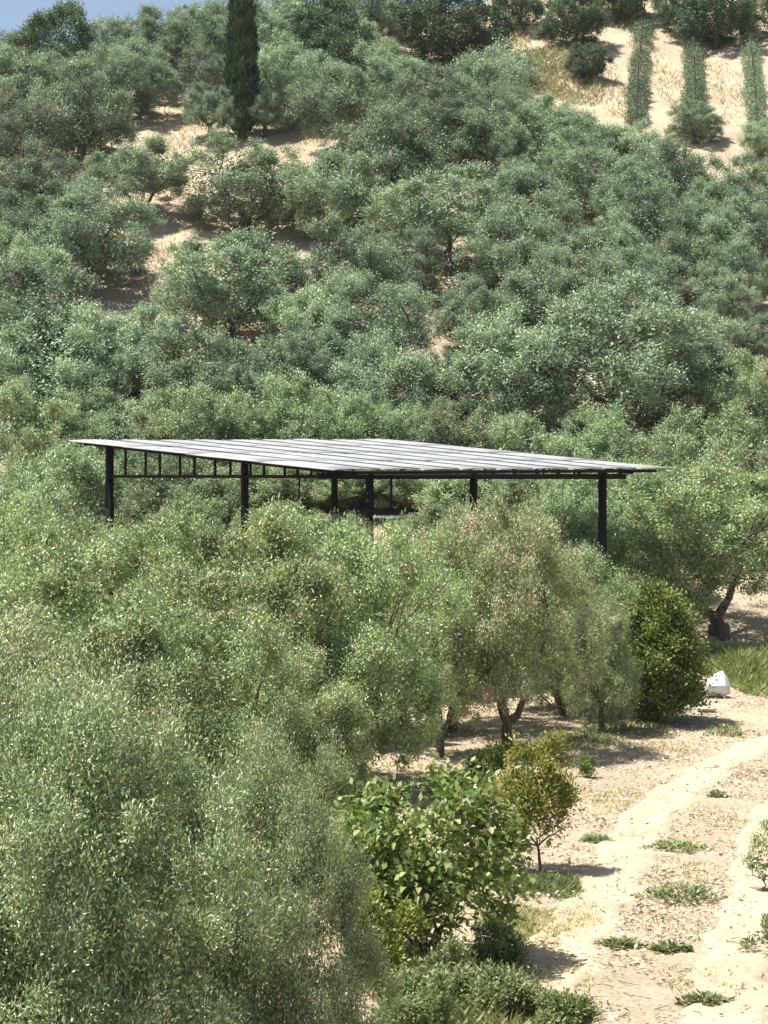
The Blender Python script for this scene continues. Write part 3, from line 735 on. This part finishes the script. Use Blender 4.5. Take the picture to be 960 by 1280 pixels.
# ------------------------------------------------------------------ grass, weeds, litter
def blades(regions, mat, name, seed, label):
    """regions: (u, v, half width px, half depth px, count, blade height, tint lo, tint hi)"""
    rng = np.random.default_rng(seed); VV, TT = [], []
    for u, v, ru, rv, n, hgt, t0, t1 in regions:
        x, y, z = at(u, v); w = ru / FPX * y
        d = abs(at(u, v - rv)[1] - at(u, v + rv)[1]) / 2
        a = rng.uniform(0, 6.283, n); r = np.sqrt(rng.uniform(0, 1, n)) * (1 + .25 * np.sin(a * 3 + u))
        X = x + np.cos(a) * r * w; Y = y + np.sin(a) * r * d
        B = np.stack([X, Y, terrain(X, Y)], -1)
        H = hgt * rng.uniform(.4, 1.2, n) * (1.1 - .5 * r)
        ln = rng.normal(size=(n, 3)) * .45; ln[:, 2] = 1; ln = unit(ln)
        sd_ = unit(np.cross(ln, rng.normal(size=(n, 3)))) * (.004 + .00016 * y)
        tip = B + ln * H[:, None]; tip += np.stack([ln[:, 0], ln[:, 1], -.3 * np.ones(n)], -1) * (H * .3)[:, None]
        mid = B + ln * (H * .55)[:, None]
        VV.append(np.stack([B - sd_, B + sd_, mid + sd_ * .8, tip], 1).reshape(-1, 3))
        TT.append(rng.uniform(t0, t1, n))
    V = np.concatenate(VV); F = np.arange(len(V)).reshape(-1, 4)
    o = link(name, mesh_np(name, V, F, mat, np.concatenate(TT))); o['kind'] = 'stuff'; tag(o, label, 'grass')
blades([(930, 842, 48, 28, 4600, .5, .35, .68), (985, 835, 40, 28, 2700, .5, .35, .68), (660, 1160, 60, 28, 3000, .09, .72, 1), (715, 1150, 50, 22, 1500, .06, .78, 1), (690, 1215, 60, 22, 1400, .06, .75, 1), (760, 1000, 40, 14, 500, .06, .6, 1), (830, 935, 60, 10, 600, .07, .5, 1), (850, 1090, 60, 20, 350, .07, .3, 1), (835, 1160, 70, 20, 350, .06, .3, 1), (880, 1230, 70, 24, 400, .06, .4, 1), (900, 1020, 40, 16, 260, .06, .3, 1), (690, 1108, 42, 14, 1500, .16, .0, .55), (652, 1110, 26, 12, 700, .15, .0, .5),
        (640, 1155, 34, 22, 1100, .16, .35, .85), (735, 925, 45, 8, 900, .16, .1, .6), (790, 912, 60, 10, 900, .14, .2, .8), (690, 935, 30, 8, 400, .16, .1, .6),
        (580, 1285, 130, 40, 2600, .28, .0, 1), (680, 1265, 60, 26, 900, .16, .0, 1), (520, 1230, 60, 40, 1500, .3, .1, 1), (610, 1220, 55, 24, 900, .22, .0, 1),
        (745, 1048, 16, 5, 120, .08, .2, .8), (430, 1010, 40, 20, 500, .25, .1, .6), (560, 990, 40, 16, 500, .15, .3, .9)],
       GRASS, 'grass', 41, 'patches of green and yellowing grass beside the dirt track')
blades([(690, 88, 75, 32, 5200, .6, 0, .7), (640, 45, 30, 14, 700, .5, 0, 1), (500, 45, 20, 14, 500, .5, 0, 1), (780, 25, 30, 14, 800, .5, 0, 1), (770, 120, 20, 40, 500, .3, 0, 1), (835, 100, 22, 45, 500, .28, .3, 1), (905, 110, 26, 50, 600, .28, .3, 1),
        (610, 342, 26, 10, 300, .35, 0, 1), (210, 190, 40, 60, 900, .3, 0, 1), (200, 340, 40, 40, 500, .3, 0, 1), (385, 170, 30, 14, 300, .3, 0, 1), (945, 345, 25, 25, 300, .4, 0, 1), (690, 1100, 20, 6, 40, .1, 0, 1)],
       DRYG, 'dry_grass', 42, 'straw-coloured dry grass on the bare parts of the slope')

def litter():
    rng = np.random.default_rng(51); n = 150000
    y = rng.uniform(18.5, 52, n); x = rng.uniform(-1.5, 1, n) * 0 + rng.uniform(-2, 11, n)
    u = 480 + FPX * x / y
    keep = (u > 380) & (u < 1010)
    # thin out on the wheel ruts
    d = np.sqrt(((np.stack([x, y], -1)[:, None, :] - CP[None, ::3, :]) ** 2).sum(-1))
    j = d.argmin(1); off = ((np.stack([x, y], -1) - CP[::3][j]) * NRM[::3][j]).sum(-1)
    rut = ((off > -1.2) & (off < -.4)) | ((off > .6) & (off < 1.4))
    clump = sget(x * 1.9, y * 1.7) + .6 * sget(x * 5 + 3, y * 4)
    keep &= (~rut | (rng.uniform(size=n) < .16)) & (rng.uniform(size=n) < .5 + .8 * clump)
    x, y = x[keep], y[keep]; n = len(x)
    pos = np.stack([x, y, terrain(x, y) + .014 + rng.uniform(0, .03, n)], -1)
    ax = rng.normal(size=(n, 3)); ax[:, 2] *= .3
    nr = rng.normal(size=(n, 3)) * .6 + np.array([0, 0, 1])
    V, F, T = leaves_from(pos, ax, nr, rng.uniform(.025, .10, n), rng.uniform(.012, .04, n), np.clip(rng.normal(.66, .3, n), 0, 1))
    o = link('leaf_litter', mesh_np('leaf_litter', V, F, LITTER, T)); o['kind'] = 'stuff'; tag(o, 'pale dead leaves and straw scattered over the ground by the track', 'leaf litter')
    # prunings: thin dead twigs
    ps = []
    for k in range(90):
        uu, vv = rng.uniform(600, 960), rng.uniform(900, 1280)
        a, b, c = at(uu, vv); th = rng.uniform(0, 6.28); l = rng.uniform(.08, .35)
        p = np.array([[a, b, c + .015], [a + math.cos(th) * l * .5, b + math.sin(th) * l * .5, c + .03], [a + math.cos(th + .4) * l, b + math.sin(th + .4) * l, c + .02]])
        ps.append((p, np.array([.0045, .0035, .0015])))
    tv, tf = tubes(ps, 4)
    o = link('dead_twigs', mesh_np('dead_twigs', tv, tf, BARK)); o['kind'] = 'stuff'; tag(o, 'thin dead twigs lying on the ground by the track', 'twigs')
litter()

def weed(u, v, wpx, hpx, seed, label):
    rng = np.random.default_rng(seed); x, y, z = at(u, v); w = wpx / FPX * y; h = max(hpx / FPX * y * .4, .05)
    n = int(90 + wpx * 5); a = rng.uniform(0, 6.283, n); r = rng.uniform(0, 1, n) ** .6 * (1 + .3 * np.sin(a * 4 + seed)) * w / 2
    px, py = r * np.cos(a), r * np.sin(a) * .8
    pos = np.stack([px, py, terrain(x + px, y + py) - z + h * (1 - (r / w * 1.6) ** 2).clip(0, 1) * rng.uniform(.05, 1, n)], -1)
    ax = np.stack([np.cos(a), np.sin(a), .3 + 0 * a], -1) + rng.normal(size=(n, 3)) * .5
    nr = np.array([0, 0, 1.0]) + rng.normal(size=(n, 3)) * .5
    V, F, T = leaves_from(pos, ax, nr, .075 * rng.uniform(.6, 1.3, n), .034, rng.uniform(0, 1, n))
    o = link('weed_clump', mesh_np('weed_clump', V, F, WEED, T)); o.location = (x, y, z)
    tag(o, label, 'weed', 'weeds growing in the middle of the track')
weed(845, 1062, 70, 26, 1, 'weed clump in the track, next after the largest towards the canopy')
weed(850, 1125, 98, 42, 2, 'largest spreading weed clump in the middle of the track')
weed(778, 1184, 48, 16, 3, 'flat weed clump nearer the rut, paired with a rounder one beside it')
weed(838, 1188, 46, 20, 4, 'small rounded weed clump in the track below the largest clump')
weed(897, 996, 20, 14, 5, 'tiny single weed tuft in the track bend')
weed(905, 918, 46, 30, 6, 'leafy weed clump on the ground below the white sack')
weed(880, 1254, 55, 22, 7, 'thin sparse weed clump on the stony part of the track')
weed(745, 1052, 34, 18, 8, 'grassy weed tuft between the yellow-green sapling and the track')

# white sack, stones, stump
def lump(name, u, v, wpx, hpx, mat, seed, label, cat, sharp=.25):
    x, y, z = at(u, v); w = wpx / FPX * y; h = hpx / FPX * y
    bm = bmesh.new(); bmesh.ops.create_icosphere(bm, subdivisions=2 if cat == 'sack' else 3, radius=1.0)
    rng = np.random.default_rng(seed); D = unit(rng.normal(size=(14, 3))); A = rng.uniform(-sharp, sharp, 14)
    for vt in bm.verts:
        d = np.array(vt.co); k = 1 + sum(A[i] * max(0, float(d @ D[i])) ** 6 for i in range(14))
        if cat == 'sack': d = d * np.array([1.1 - .5 * d[2], 1.1 - .5 * d[2], 1]) + np.array([.25 * d[2] * d[2], 0, 0])
        vt.co = Vector((d[0] * w / 2 * k, d[1] * w / 2 * .8 * k, h / 2 * .92 + d[2] * h / 2 * k))
    me = bpy.data.meshes.new(name); bm.to_mesh(me); bm.free(); me.materials.append(mat)
    o = link(name, me); o.location = (x, y, z); tag(o, label, cat); return o
lump('plastic_sack', 894, 872, 27, 34, WHITEP, 3, 'crumpled white plastic sack lying at the track edge by the grass', 'sack', .5)
lump('stone', 884, 890, 24, 8, STONE, 6, 'flat pale stone on the ground beside the glossy shrub', 'stone')
st = empty('tree_stump', at(905, 800)); tag(st, 'short dark cut stump standing before the large olive trunk', 'stump')
sv, sf = tubes([(np.array([[0, 0, -.1], [0, 0, .15], [0, 0, .38]]), np.array([.17, .14, .13])), (np.array([[0, 0, .375], [0, 0, .39]]), np.array([.13, .001]))], 10)
link('stump', mesh_np('stump', sv, sf, WOOD), st)

# ------------------------------------------------------------------ thin haze over the valley
hm = bpy.data.materials.new('haze'); hm.use_nodes = True
hn = hm.node_tree; hn.nodes.remove(hn.nodes['Principled BSDF'])
pv = hn.nodes.new('ShaderNodeVolumePrincipled'); pv.inputs['Density'].default_value = 0.00012; pv.inputs['Color'].default_value = (.86, .93, 1, 1)
hn.links.new(pv.outputs[0], hn.nodes['Material Output'].inputs['Volume'])
HV = [(x, y, z) for z in (-40, 58) for x, y in ((-420, -80), (420, -80), (420, 720), (-420, 720))]
ho = link('haze', mesh_np('haze', HV, [(3, 2, 1, 0), (4, 5, 6, 7), (0, 1, 5, 4), (1, 2, 6, 5), (2, 3, 7, 6), (3, 0, 4, 7)], hm))
ho['kind'] = 'stuff'; tag(ho, 'thin pale summer haze over the hillside', 'haze')
